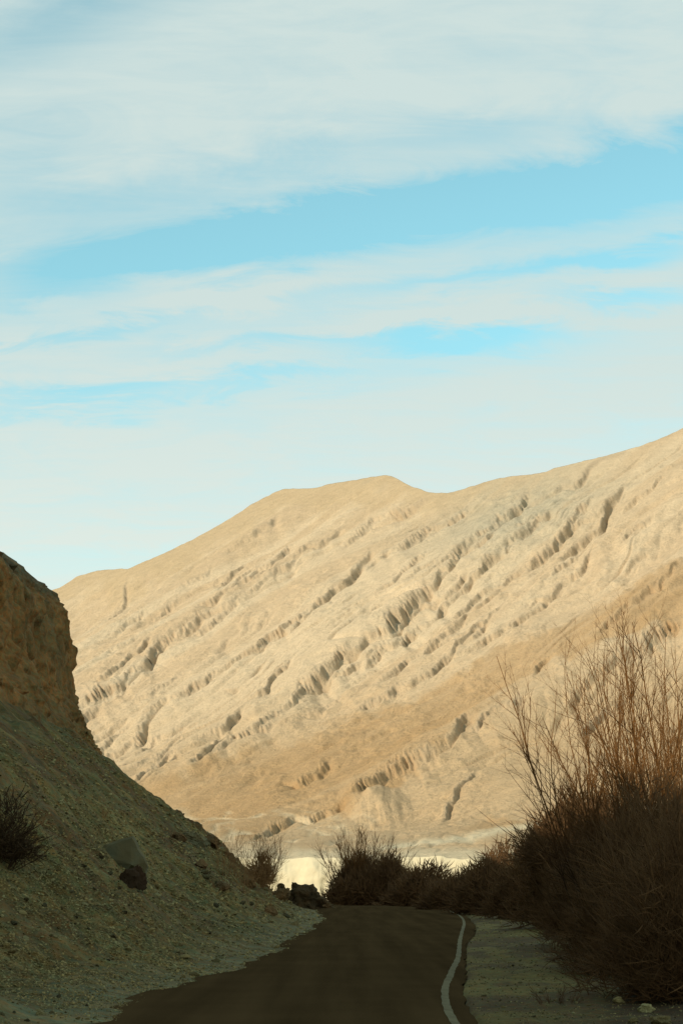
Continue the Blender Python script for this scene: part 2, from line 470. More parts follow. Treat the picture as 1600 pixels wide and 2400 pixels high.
def build_mountain():
    RX = np.array([-200, 140, 180, 215, 255, 300, 345, 400, 470, 540, 590, 640, 665, 700, 740, 780, 830, 880, 905, 925, 960, 990, 1020, 1060, 1105, 1150, 1190, 1240, 1270, 1300, 1380, 1450, 1500, 1560, 1600, 1850], float)
    RY = np.array([1480, 1378, 1352, 1340, 1335, 1333, 1313, 1290, 1255, 1215, 1182, 1155, 1146, 1145, 1143, 1133, 1125, 1117, 1113, 1119, 1138, 1149, 1157, 1154, 1140, 1125, 1117, 1113, 1108, 1097, 1077, 1060, 1045, 1022, 1003, 900], float)
    nx, ny = 880, 560
    cx = np.linspace(-150, 1780, nx)
    ridge = np.interp(cx, RX, RY)
    ridge = np.convolve(np.pad(ridge, 6, 'edge'), np.ones(13) / 13, 'valid') * 0.5 + ridge * 0.5
    ridge = ridge + fbm(cx * 0.06, 0 * cx, 3.0, 4, 5) * 0.9
    bottom = 2011 + fbm(cx * 0.012, 0 * cx, 9.0, 2, 2) * 0.9
    t = np.linspace(0, 1, ny)
    PX = np.repeat(cx[:, None], ny, 1)
    PY = ridge[:, None] + (bottom - ridge)[:, None] * t[None, :]
    ax, az = ray(PX, PY)

    def inv(num, den):
        return np.where(den > num / 9000.0, num / np.maximum(den, 1e-6), 9000.0)
    y_main = inv(0.6 * 540, 0.42 * (ax + 1) - az)
    y_fan = inv(0.27 * 440, 0.19 * (ax + 1) + 0.02 * ax - az)
    y_apr = np.where(0.052 + 0.02 * ax - az > 0.002, 17.3 / np.maximum(0.052 + 0.02 * ax - az, 0.002), 9000.0)
    n = 9.0
    Y = (y_main ** -n + y_fan ** -n + y_apr ** -n) ** (-1 / n)
    X = ax * Y; Z = EYE + az * Y
    # displacement (metres) along the slope normal
    p = (X - Y) * 0.7071; q = (X + Y) * 0.7071
    below = PY - ridge[:, None]
    keep = sstep(0, 60, below)
    lowf = sstep(1985, 1900, PY)
    steep = sstep(0, 1, (y_fan - y_main) / 60.0 + 0.5)
    D = 12 * fbm(p / 120, q / 420, Z / 300, 3, 11) * sstep(0, 140, below) * (0.25 + 0.75 * lowf) * (0.3 + 0.7 * steep)
    wob = 26 * fbm(q / 90, p / 90, 0, 3, 40)
    D -= 1.9 * np.maximum(ridged((p + wob) / 34, q / 330, 0.0, 3, 21) - 0.45, 0) * keep * lowf * (0.25 + 0.75 * steep)
    D += 0.8 * fbm(p / 16, q / 40, Z / 30, 4, 31, 0.6) * keep * (0.15 + 0.85 * lowf)
    cliff = np.zeros_like(D); grey = np.zeros_like(D)
    rs = np.random.RandomState(77)
    extra = []
    for _ in range(85):
        x0 = rs.uniform(230, 1600); y0 = rs.uniform(1120, 1800)
        if y0 < np.interp(x0, RX, RY) + 70 or y0 > np.interp(x0, [0, 330, 1020, 1600], [1900, 1820, 1560, 1300]):
            continue
        L = rs.uniform(50, 230); n_ = max(3, int(L / 35)); q_ = [(x0, y0)]
        for k_ in range(n_):
            a_ = R(rs.normal(35, 9))
            q_.append((q_[-1][0] - L / n_ * math.cos(a_), q_[-1][1] + L / n_ * math.sin(a_)))
        extra.append((rs.uniform(3, 7.5), rs.uniform(4, 8), q_))
    for gi, (dep, hw, pts) in enumerate(GULLIES + extra):
        fq = 0.6 + 1.1 * ((gi * 0.618) % 1.0)
        xs = [a for a, _ in pts]; ys = [b for _, b in pts]
        sel = (PX > min(xs) - 130) & (PX < max(xs) + 130) & (PY > min(ys) - 110) & (PY < max(ys) + 110)
        if not sel.any():
            continue
        # slower wandering plus sharp side flutes, so the scarp is toothed
        sx, sy = PX[sel], PY[sel]
        s, run, tot = poly_dist(sx + 6 * fbm(sx / 40, sy / 40, gi, 2, 51), sy + 6 * fbm(sx / 40, sy / 40, gi + 7, 2, 53), pts)
        endf = sstep(-5, 26, run) * sstep(-5, 26, tot - run) * (0.42 + 0.58 * sstep(-0.4, 0.6, fbm(run / 45, gi * 3.1, 0, 2, 61)))
        endf *= (np.abs(s) < 100)
        rw = run + 9 * fbm(run / 26, gi * 1.7, 0, 3, 72)
        amp = np.clip(0.55 + 0.9 * fbm(run / 33, gi * 4.3, 0, 2, 74), 0.05, 1.3)
        flute = amp * (0.55 * ridged(fq * rw / 8.0 + 0.4 * s / hw, gi * 5.0 + s / 50, 0, 3, 71) + 0.5 * ridged(fq * rw / 21 - 0.3 * s / hw, gi * 2.0 + s / 90, 0, 2, 76)) + 0.6 * fbm(run / 38, gi * 2.2 + s / 60, 0, 3, 73)
        hw = hw * 0.72
        s2 = s + hw * (0.62 if gi % 3 else 0.22) * flute
        wall = sstep(-hw * 0.45, hw * 0.22, s2)
        drop = wall * np.exp(-np.maximum(s2, 0) / (4.2 * hw))
        lip = 0.22 * np.exp(-((s2 + hw * 1.1) / (hw * 0.9)) ** 2)
        D[sel] += 0.40 * dep * endf * (lip - 1.0 * drop) * keep[sel]
        c = endf * np.exp(-((s2 + 0.2 * hw) / (hw * 0.9)) ** 2)
        cliff[sel] = np.maximum(cliff[sel], c)
        crease = sstep(-5, 40, run) * sstep(-5, 40, tot - run) * np.exp(-((s - 0.5 * hw) / 2.4) ** 2)
        D[sel] -= 0.16 * dep * crease * keep[sel]
        D[sel] += c * 0.9 * fbm(sx / 5.5, sy / 7.5, gi, 3, 75, 0.6) * keep[sel]
    # eroded badland bands, toothed relief around the gully zones
    band = sstep(0.05, 0.55, fbm(PX / 210 + PY / 600, PY / 90 - PX / 260, 0, 3, 81))
    teeth = ridged((p + 0.3 * q) / 13, q / 26, Z / 16, 3, 91)
    D += 0.6 * fbm(p / 5.0, q / 9.0, Z / 8, 3, 97, 0.65) * keep * (0.3 + 0.7 * band) * lowf
    D += 0.42 * ridged((p + 0.3 * wob) / 6.5, q / 42, 0.0, 3, 27) * keep * lowf * (0.3 + 0.7 * steep) * sstep(-0.3, 0.5, fbm(p / 45, q / 90, 0, 2, 28))
    D += 0.5 * teeth * band * keep * lowf * (0.25 + 0.75 * steep)
    rill = ridged((p + 0.6 * wob) / 15, q / 150, 0.0, 2, 23)
    D -= 1.5 * sstep(0.72, 1.25, rill) * keep * lowf * (0.2 + 0.8 * steep) * sstep(-0.5, 0.5, fbm(p / 60, q / 200, 0, 2, 24))
    # the small pointed spoil cone at the mountain's foot
    rr = np.hypot((PX - 872 - 0.35 * np.maximum(PY - 1866, 0)) / 1.25, (PY - 1866) * (1.0 + 0.5 * (PY < 1866)))
    D += 7.5 * np.maximum(0, 1 - rr / 68 + 0.05 * fbm(PX / 14, PY / 30, 0, 3, 96) * (rr > 8)) ** 1.15
    # low sheet-wash channels on the apron
    ch = ridged(PX / 90 + PY / 55, PY / 22 - PX / 210, 0, 3, 95)
    D -= 0.8 * np.maximum(ch - 0.5, 0) * sstep(1880, 1930, PY)
    D *= sstep(0, 14, bottom[:, None] - PY)
    Nn = np.array([-0.36, -0.36, 0.86])
    fl = (sstep(1925, 1990, PY))[..., None]
    Nv = Nn * (1 - fl) + np.array([0, -0.06, 1.0]) * fl
    P = np.stack([X, Y, Z], -1) + Nv * D[..., None]
    lipn = fbm(P[:, -1, 0] / 7, P[:, -1, 0] * 0, 0, 4, 99, 0.6)
    P[:, -10:, 2] += (np.linspace(0, 1, 10) ** 2)[None, :] * 0.35 * lipn[:, None]
    # back of the ridge
    nb = 16
    tb = np.linspace(0, 1, nb + 1)[1:][::-1]
    top = P[:, :1, :]
    back = top + np.array([0.7, 0.7, 0.0]) * (tb * 900)[None, :, None] + np.array([0, 0, -1.0]) * (20 * (1 - np.exp(-tb * 8)) * 1 + 520 * tb ** 1.2)[None, :, None]
    V = np.concatenate([back, P], 1)
    # own colours of rock and debris
    U = np.interp(PX, [0, 150, 330, 720, 1020, 1330, 1600, 1800], [1960, 1925, 1858, 1714, 1604, 1455, 1345, 1250])
    Lo = np.interp(PX, [0, 590, 822, 996, 1119, 1275, 1597, 1800], [2080, 1950, 1885, 1770, 1668, 1565, 1455, 1380])
    w1 = 14 * fbm(PX / 45, PY / 30, 0, 4, 101)
    fan = sstep(-16, 16, PY - U + w1) * sstep(-14, 14, Lo - PY + w1)
    fan = np.maximum(fan, 0.8 * sstep(1900, 1925, PY + w1) * sstep(1975, 1950, PY + w1 * 0.4 + (PX - 1000) * 0.06) * sstep(1000, 1150, PX))
    crest = sstep(95, 10, below + w1 * 2) * sstep(1600, 1000, PX)
    st = fbm((p + wob * 0.5) / 22, q / 260, 0, 4, 111)
    pale = np.array([0.535, 0.390, 0.235]); cream = np.array([0.590, 0.448, 0.282]); brown = np.array([0.415, 0.262, 0.124])
    ochre = np.array([0.51, 0.370, 0.212]); rock = np.array([0.43, 0.325, 0.205]); greyc = np.array([0.42, 0.36, 0.245])
    mixc = lambda a, b, f: a * (1 - f[..., None]) + b * f[..., None]
    C = mixc(np.broadcast_to(pale, P.shape), cream, np.clip(0.5 + 0.7 * st, 0, 1))
    C = mixc(C, ochre, crest * 0.9)
    gz = np.exp(-(((PX - 1200) / 230) ** 2 + ((PY - 1215 + (PX - 1200) * 0.25) / 75) ** 2))
    C = mixc(C, greyc, np.clip(gz * 0.8 + 0.15 * band * sstep(0.1, 0.6, st + 0.2), 0, 0.8) * (1 - fan))
    C = mixc(C, np.array([0.465, 0.315, 0.166]), 0.8 * sstep(1500, 1850, PY + 0.2 * (PX - 800)))
    C = mixc(C, rock, np.clip(cliff * 0.8, 0, 1))
    C = mixc(C, brown, fan * (0.72 + 0.28 * np.clip(st, -1, 1)))
    # bleached wash strip and apron edge
    bl = np.interp(PX, [860, 1000, 1100, 1215, 1800], [1988, 1972, 1958, 1938, 1850])
    strip = np.exp(-((PY - bl + w1 * 0.25) / 8.0) ** 2) * sstep(840, 900, PX)
    strip = np.maximum(strip, sstep(1978, 2004, PY + w1 * 0.35) * 0.85)
    wash = np.clip(np.maximum(ch - 0.55, 0) * 1.3, 0, 1) * sstep(1885, 1915, PY) * sstep(980, 700, PX) * sstep(2000, 1960, PY)
    C = mixc(C, np.array([0.66, 0.54, 0.345]), np.clip(strip * 0.85 + wash * 0.6, 0, 1))
    Cb = np.concatenate([np.repeat(C[:, :1], nb, 1), C], 1)
    structure(mesh_from('mountain', V.reshape(-1, 3), grid_faces(nx, ny + nb)[:, ::-1], M_MOUNT, col=Cb.reshape(-1, 3)))
    edge = P[:, -1, :].copy()
    # the river terrace: the fluted pale bank under the apron's edge
    nz = 50
    tz = np.linspace(0, 1, nz)
    ex, ey, ez = edge[:, 0], edge[:, 1], edge[:, 2]
    xx = np.linspace(ex[0], ex[-1], 900)
    e3 = np.stack([xx, np.interp(xx, ex, ey), np.interp(xx, ex, ez)], -1)
    flu = ridged(xx / 3.0, 0 * xx, 0, 4, 121)
    T = np.zeros((900, nz, 3))
    zb = -8.5
    for j, tt in enumerate(tz):
        zz = e3[:, 2] * (1 - tt) + zb * tt + 0.01
        out = 0.02 + (0.11 * flu + 0.08 * np.maximum(fbm(xx / 9, 0 * xx, 0, 2, 123), 0) + 0.6) * sstep(0.0, 0.2, tt) * 1.2 + 2.2 * np.sqrt(tt) + 4.0 * tt + 7 * sstep(0.7, 1.0, tt)
        out = out + 0.5 * fbm(xx / 2.5, 0 * xx + tt * 4, 0, 3, 125) * sstep(0.0, 0.15, tt)
        T[:, j, 0] = xx; T[:, j, 1] = e3[:, 1] - out; T[:, j, 2] = zz
    tc = np.broadcast_to(np.array([0.66, 0.56, 0.36]), T.shape).copy()
    tc *= (0.93 + 0.05 * np.clip(fbm(xx / 3, 0 * xx, 0, 3, 130), -1, 1))[:, None, None]
    structure(mesh_from('river_terrace', T.reshape(-1, 3), grid_faces(900, nz)[:, ::-1], M_TERR, col=tc.reshape(-1, 3)))


build_mountain()

# ------------------------------------------------------------------ road, verge and valley ground
def gpt(px, py, z=0.0):
    a, b = ray(px, py)
    k = (z - EYE) / b
    return float(a * k), float(k)


LEFT = [(-2.9, -60), (-2.9, 0), (-2.9, 12)] + [gpt(*p) for p in [(286, 2398), (357, 2349), (446, 2313), (500, 2296), (545, 2283), (607, 2262), (670, 2236), (695, 2212), (723, 2192), (748, 2176), (768, 2152), (752, 2138)]] + [(-3.2, 146), (-8, 158), (-16, 165), (-35, 171), (-70, 174)]
LINE = [(1.6, -60), (1.62, 0), (1.66, 12)] + [gpt(*p) for p in [(1061, 2397), (1042, 2325), (1057, 2283), (1073, 2244), (1077, 2206), (1083, 2183), (1087, 2166), (1080, 2150), (1056, 2137), (1015, 2127)]] + [(4.6, 153.5), (-3, 164), (-14, 173), (-35, 179.5), (-70, 183)]
EDGE = [(2.1, -60), (2.1, 0), (2.15, 12)] + [gpt(*p) for p in [(1122, 2397), (1094, 2345), (1084, 2321), (1094, 2290), (1092, 2244), (1095, 2210), (1114, 2186), (1110, 2164), (1092, 2146), (1066, 2134)]] + [(8.6, 149), (6.3, 154), (-1.5, 166), (-13, 175.5), (-35, 182), (-70, 185.5)]


def smooth_path(pts, step_f=0.02):
    """even, rounded resampling of a polyline"""
    P = [np.array(p, float) for p in pts]
    out = []
    for i in range(len(P) - 1):
        p0 = P[max(i - 1, 0)]; p1 = P[i]; p2 = P[i + 1]; p3 = P[min(i + 2, len(P) - 1)]
        L = np.linalg.norm(p2 - p1)
        # centripetal-like tangents scaled by neighbouring lengths
        l0 = max(np.linalg.norm(p1 - p0), 1e-3); l2 = max(np.linalg.norm(p3 - p2), 1e-3)
        m1 = ((p1 - p0) / l0 + (p2 - p1) / L) * 0.5 * L
        m2 = ((p2 - p1) / L + (p3 - p2) / l2) * 0.5 * L
        n = max(4, int(L / 0.8))
        for t in np.arange(n) / n:
            h00 = 2 * t ** 3 - 3 * t * t + 1; h10 = t ** 3 - 2 * t * t + t; h01 = 1 - h00; h11 = t ** 3 - t * t
            out.append(h00 * p1 + h10 * m1 + h01 * p2 + h11 * m2)
    out.append(P[-1])
    return np.array(out)


def resample(path, n):
    s = np.concatenate([[0], np.cumsum(np.linalg.norm(np.diff(path, axis=0), axis=1))])
    t = np.linspace(0, s[-1], n)
    return np.stack([np.interp(t, s, path[:, k]) for k in range(path.shape[1])], -1)


left_p, line_p, edge_p = smooth_path(LEFT), smooth_path(LINE), smooth_path(EDGE)


def build_road():
    n, k = 500, 14
    a = resample(left_p, n); b = resample(edge_p, n)
    # pair the edges so cross-sections stay square: match by run fraction, widen under the gravel on the left
    d = b - a
    d /= np.linalg.norm(d, axis=1)[:, None]
    a = a - d * 0.7
    t = np.linspace(0, 1, k)
    P = a[:, None, :] * (1 - t)[None, :, None] + b[:, None, :] * t[None, :, None]
    Z = 0.03 + 0.03 * np.sin(np.pi * t)[None, :] + 0.02 * fbm(P[..., 0] / 3, P[..., 1] / 6, 0, 2, 141)
    # frayed asphalt edge dips into the ground
    Z[:, -1] = -0.03
    P[:, -1] += 0.08 * fbm(b[:, 0] * 0.9, b[:, 1] * 0.9, 0, 2, 143)[:, None]
    V = np.concatenate([P, Z[..., None]], -1)
    road = structure(mesh_from('road', V.reshape(-1, 3), grid_faces(n, k)[:, ::-1], M_ROAD))
    bv = BVHTree.FromPolygons([tuple(v) for v in V.reshape(-1, 3)], [tuple(int(i) for i in f) for f in grid_faces(n, k)])
    m = resample(line_p, 700)
    tg = np.gradient(m, axis=0); tg /= np.linalg.norm(tg, axis=1)[:, None]
    nr = np.stack([tg[:, 1], -tg[:, 0]], -1)
    rows = []
    for off in (-0.065, 0.065):
        q = m + nr * off * (1 + 0.18 * fbm(m[:, 1] * 2, 0 * m[:, 1] + off * 50, 0, 2, 147))[:, None]
        zz = []
        for x, y in q:
            h = bv.ray_cast(Vector((x, y, 5)), Vector((0, 0, -1)))
            zz.append(h[0].z + 0.005 if h[0] else 0.06)
        rows.append(np.concatenate([q, np.array(zz)[:, None]], -1))
    V = np.stack(rows, 1)
    mesh_from('edge_line', V.reshape(-1, 3), grid_faces(700, 2)[:, ::-1], M_PAINT, parent=road)


build_road()


def edge_x(y):
    """right edge of the asphalt on the straight part"""
    k = edge_p[:, 1] < 150
    return np.interp(y, edge_p[k, 1], edge_p[k, 0])


def verge_z(x, y):
    d = np.asarray(x) - edge_x(y)
    z = 0.0 + 0.03 * np.clip(d, -1, 3) + 0.05 * np.clip(d - 3, 0, 30)
    z = z + sstep(-0.3, 0.6, d) * 0.05 * fbm(np.asarray(x) * 0.9, np.asarray(y) * 0.5, 0, 3, 151) + sstep(1, 6, d) * 0.18 * fbm(np.asarray(x) / 4, np.asarray(y) / 7, 0, 2, 152)
    z = np.where(d < 0, -0.08, z)
    return np.where(np.asarray(y) > 150, np.minimum(z, 0.0) - 0.02 - 0.0 * z + np.where(d > 0, 0.0, 0.0), z)


def build_verge():
    ny, nx = 460, 130
    ys = np.concatenate([np.linspace(-60, 14, 40), 14 * (152 / 14) ** np.linspace(0, 1, ny - 40)])
    t = np.linspace(0, 1, nx)
    offs = -0.5 + 46 * t ** 2.0
    Y = np.repeat(ys[:, None], nx, 1)
    X = edge_x(ys)[:, None] + offs[None, :]
    Z = verge_z(X, Y)
    fade = sstep(152, 144, Y)
    Z = Z * fade + -0.1 * (1 - fade)
    V = np.stack([X, Y, Z], -1)
    f = np.clip(0.5 + 0.6 * fbm(X / 3.2, Y / 9, 0, 4, 155), 0, 1)[..., None]
    d = offs[None, :] - 0
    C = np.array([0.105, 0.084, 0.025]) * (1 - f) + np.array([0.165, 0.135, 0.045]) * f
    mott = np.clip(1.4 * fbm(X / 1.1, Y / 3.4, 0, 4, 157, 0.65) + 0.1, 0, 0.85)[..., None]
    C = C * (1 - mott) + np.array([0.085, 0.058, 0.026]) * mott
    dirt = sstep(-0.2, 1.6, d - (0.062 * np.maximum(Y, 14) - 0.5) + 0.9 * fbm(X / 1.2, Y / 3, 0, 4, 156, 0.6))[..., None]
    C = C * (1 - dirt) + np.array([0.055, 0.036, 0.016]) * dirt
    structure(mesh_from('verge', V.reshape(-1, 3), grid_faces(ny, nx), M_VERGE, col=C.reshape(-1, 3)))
    # the valley floor runs on to the horizon, dropping a little beyond the bend
    xs = np.concatenate([-np.geomspace(8000, 60, 26), np.linspace(-50, 50, 60), np.geomspace(60, 8000, 26)])
    yy = np.concatenate([-np.geomspace(6000, 80, 14), np.linspace(-60, 260, 90), np.geomspace(270, 12000, 40)])
    Xg, Yg = np.meshgrid(xs, yy, indexing='ij')
    Zg = -0.16 - 6.0 * sstep(192, 330, Yg) + 0.12 * fbm(Xg / 9, Yg / 9, 0, 3, 158) * sstep(186, 196, Yg)
    structure(mesh_from('valley_ground', np.stack([Xg, Yg, Zg], -1).reshape(-1, 3), grid_faces(len(xs), len(yy)), M_GROUND))


build_verge()


# ------------------------------------------------------------------ left hillside: scree slope under a crumbling cliff
def build_hillside():
    foot = resample(left_p, 6000)
    # denser near the camera in proportion to distance
    keep = [0]
    for i in range(1, len(foot)):
        dy = np.linalg.norm(foot[i] - foot[keep[-1]])
        yq = foot[i][1]
        if dy > (1.5 if yq < 12 else 0.0058 * yq if yq < 95 else 0.26 if foot[i][0] > -22 else 1.2):
            keep.append(i)
    foot = foot[keep]
    n = len(foot)
    # inner points: straight flank, then a fan round the nose of the spur
    ynose = 128.0
    inner = np.zeros((n, 2))
    for i, (x, y) in enumerate(foot):
        if y < ynose and x > -6:
            inner[i] = (-82, y)
        else:
            k = i
            break
    for i in range(k, n):
        inner[i] = (-82 - 6 * (i - k) / (n - k), ynose + 2.0 + 4 * (i - k) / (n - k))
    run = np.concatenate([[0], np.cumsum(np.linalg.norm(np.diff(foot, axis=0), axis=1))])
    # profile: distance from the foot -> height
    d_t = np.concatenate([np.linspace(0, 4, 46), np.linspace(4, 16.2, 110)[1:], np.linspace(16.2, 19.8, 170)[1:], np.linspace(19.8, 80, 60)[1:]])
    h_t = np.interp(d_t, [0, 0.5, 1.2, 2.4, 4, 10, 16.2, 16.6, 17.5, 18.0, 18.2, 18.35, 18.6, 19.8, 23.5, 40, 60, 80],
                    [0.0, 0.05, 0.16, 0.6, 1.55, 6.0, 10.9, 12.0, 14.0, 15.6, 17.2, 19.6, 22.0, 24.0, 26.9, 33, 38, 40])
    nv = len(d_t)
    D = np.repeat(d_t[None, :], n, 0); H = np.repeat(h_t[None, :], n, 0)
    RUN = np.repeat(run[:, None], nv, 1)
    # the brow is lower along the near flank (out of frame); shaped there to shade the road and bush bases
    yy = foot[:, 1][:, None]
    brow = np.interp(yy, [0, 60, 100, 110, 128, 145, 400], [0.80, 0.80, 0.77, 0.77, 0.89, 1.0, 1.0])
    H = np.where(D > 16.2, 10.9 + (H - 10.9) * brow, H)
    dirv = inner - foot
    length = np.linalg.norm(dirv, axis=1)
    dirv /= length[:, None]
    sc = np.minimum(1.0, (length - 1) / 80.0)[:, None]
    Dd = np.where(D < 24, D, 24 + (D - 24) * np.maximum((length[:, None] - 26) / 56.0, 0.05).clip(0, 1))
    X = foot[:, 0][:, None] + dirv[:, 0][:, None] * Dd
    Y = foot[:, 1][:, None] + dirv[:, 1][:, None] * Dd
    Z = H.copy()
    onT = sstep(0.5, 4, D) * sstep(17, 15, D)
    cl = sstep(15.8, 16.6, D)
    # scree relief
    Z += onT * (0.5 * fbm(X / 5.5, Y / 6, 0, 3, 161) + 0.20 * fbm(X / 1.3, Y / 1.1, 0, 4, 163, 0.6))
    Z += onT * 0.20 * fbm(X / 6, Y / 1.1, 0, 3, 162)
    Z += 0.05 * fbm(X * 1.3, Y * 0.7, 0, 3, 164) * sstep(0.0, 1.0, D) + 0.035 * fbm(X * 0.9, Y * 0.6, 0, 2, 169) * sstep(3, 0, D)
    hump = np.exp(-(((X + 11.6) / 2.6) ** 2 + ((Y - 139) / 9) ** 2)) + 0.7 * np.exp(-(((X + 7.6) / 2.2) ** 2 + ((Y - 137) / 8) ** 2))
    Z += hump * (0.40 + 0.5 * fbm(X / 1.5, Y / 3, 0, 4, 166, 0.6))
    # cliff relief: pushed out along the valley side, with ledges and hollows
    hz = Z
    # lay the cliff foot a little back towards the nose and break its face
    push = cl * sstep(60, 24, D) * (0.42 * fbm(X / 4.5, Y / 4.5, hz / 5, 3, 171) + 0.34 * ridged(X / 2.2, Y / 2.2, hz / 3.4, 3, 172) - 0.25 + 0.26 * fbm(X / 0.9, Y / 0.9, hz / 0.9, 3, 173, 0.6))
    push -= cl * sstep(26, 20, D) * 0.35 * sstep(0.45, 0.75, fbm(X / 1.7, Y / 1.7, hz / 2.0, 2, 174))
    X += -dirv[:, 0][:, None] * push
    Y += -dirv[:, 1][:, None] * push
    Z += cl * 0.22 * fbm(X / 2.2, Y / 2.2, Z / 2.2, 4, 175)
    # colours of its own: olive scree with paler runs, ochre cliff
    mixc = lambda a, b, f: a * (1 - f[..., None]) + b * f[..., None]
    st = fbm(X / 9, Y / 0.9, 0, 4, 181)
    pt = fbm(X / 4, Y / 7, 0, 3, 182)
    C = mixc(np.broadcast_to(np.array([0.105, 0.086, 0.030]), X.shape + (3,)), np.array([0.180, 0.143, 0.053]), np.clip(0.45 + 0.8 * st, 0, 1))
    C = mixc(C, np.array([0.090, 0.092, 0.042]), np.clip(pt * 0.9, 0, 0.7))
    C = mixc(C, np.array([0.165, 0.152, 0.080]), sstep(2.2, 0.4, D + 0.8 * fbm(X, Y, 0, 2, 183)) * 0.75)
    C = mixc(C, np.array([0.115, 0.072, 0.032]), np.clip(0.75 * sstep(-0.1, 0.7, fbm(X / 2.2, Y / 3.5, 0, 4, 184, 0.65)) + 0.8 * hump, 0, 0.9) * sstep(1.5, 4, D))
    cc = mixc(np.broadcast_to(np.array([0.240, 0.136, 0.047]), X.shape + (3,)), np.array([0.165, 0.110, 0.043]), np.clip(0.5 + 0.9 * fbm(RUN / 4, Z / 3, 0, 4, 185), 0, 1))
    cc = mixc(cc, np.array([0.10, 0.082, 0.042]), sstep(18.3, 20, D))
    C = mixc(C, cc, cl)
    V = np.stack([X, Y, Z], -1)
    # tuck the very foot into the ground
    V[:, 0, 2] = -0.12
    o = structure(mesh_from('hillside', V.reshape(-1, 3), grid_faces(n, nv)[:, ::-1] if False else grid_faces(n, nv), M_HILL, col=C.reshape(-1, 3)))
    me = o.data
    bv = BVHTree.FromPolygons([tuple(v) for v in V.reshape(-1, 3).tolist()], grid_faces(n, nv).tolist())
    return o, bv


hill, HILL_BVH = build_hillside()
ORG = Vector((0, 0, EYE))


def hit_hill(px, py):
    a, b = ray(px, py)
    h = HILL_BVH.ray_cast(ORG, Vector((float(a), 1.0, float(b))).normalized())
    return h[0], h[1]


def hill_z(x, y):
    h = HILL_BVH.ray_cast(Vector((x, y, 200)), Vector((0, 0, -1)))
    return h[0].z if h[0] else 0.0


# ------------------------------------------------------------------ stones
def ico():
    t = (1 + 5 ** 0.5) / 2
    v = np.array([(-1, t, 0), (1, t, 0), (-1, -t, 0), (1, -t, 0), (0, -1, t), (0, 1, t), (0, -1, -t), (0, 1, -t), (t, 0, -1), (t, 0, 1), (-t, 0, -1), (-t, 0, 1)], float)
    v /= np.linalg.norm(v[0])
    f = np.array([(0, 11, 5), (0, 5, 1), (0, 1, 7), (0, 7, 10), (0, 10, 11), (1, 5, 9), (5, 11, 4), (11, 10, 2), (10, 7, 6), (7, 1, 8), (3, 9, 4), (3, 4, 2), (3, 2, 6), (3, 6, 8), (3, 8, 9), (4, 9, 5), (2, 4, 11), (6, 2, 10), (8, 6, 7), (9, 8, 1)])
    return v, f


ICO_V, ICO_F = ico()


def subdiv(v, f):
    v = [tuple(x) for x in v]; cache = {}; nf = []
    def mid(a, b):
        k = (min(a, b), max(a, b))
        if k not in cache:
            m = (np.array(v[a]) + np.array(v[b])) / 2
            v.append(tuple(m)); cache[k] = len(v) - 1
        return cache[k]
    for a, b, c in f:
        x, y, z = mid(a, b), mid(b, c), mid(c, a)
        nf += [(a, x, z), (x, b, y), (z, y, c), (x, y, z)]
    return np.array(v), np.array(nf)


def rock_shape(seed, sub=1, sq=(1, 1, .7), cut=9, rough=0.05, fine=0.0, lo=0.45):
    """angular rock: a sphere planed off by random cuts, then roughened"""
    rs = np.random.RandomState(seed)
    v, f = ICO_V.copy(), ICO_F
    for _ in range(sub):
        v, f = subdiv(v, f)
        v /= np.linalg.norm(v, axis=1)[:, None]
    for _ in range(cut):
        nrm = rs.normal(size=3); nrm /= np.linalg.norm(nrm)
        off = rs.uniform(lo, 0.88)
        dd = v @ nrm - off
        v = v - np.where(dd > 0, dd, 0)[:, None] * nrm
    nn = np.stack([fbm(v[:, 0] * 2.2 + seed, v[:, 1] * 2.2, v[:, 2] * 2.2, 3, seed + k) for k in range(3)], -1)
    v = v + nn * rough
    if fine:
        v = v * (1 + fine * fbm(v[:, 0] * 6 + seed, v[:, 1] * 6, v[:, 2] * 6, 3, seed + 9, 0.65))[:, None]
    return v * np.array(sq), f


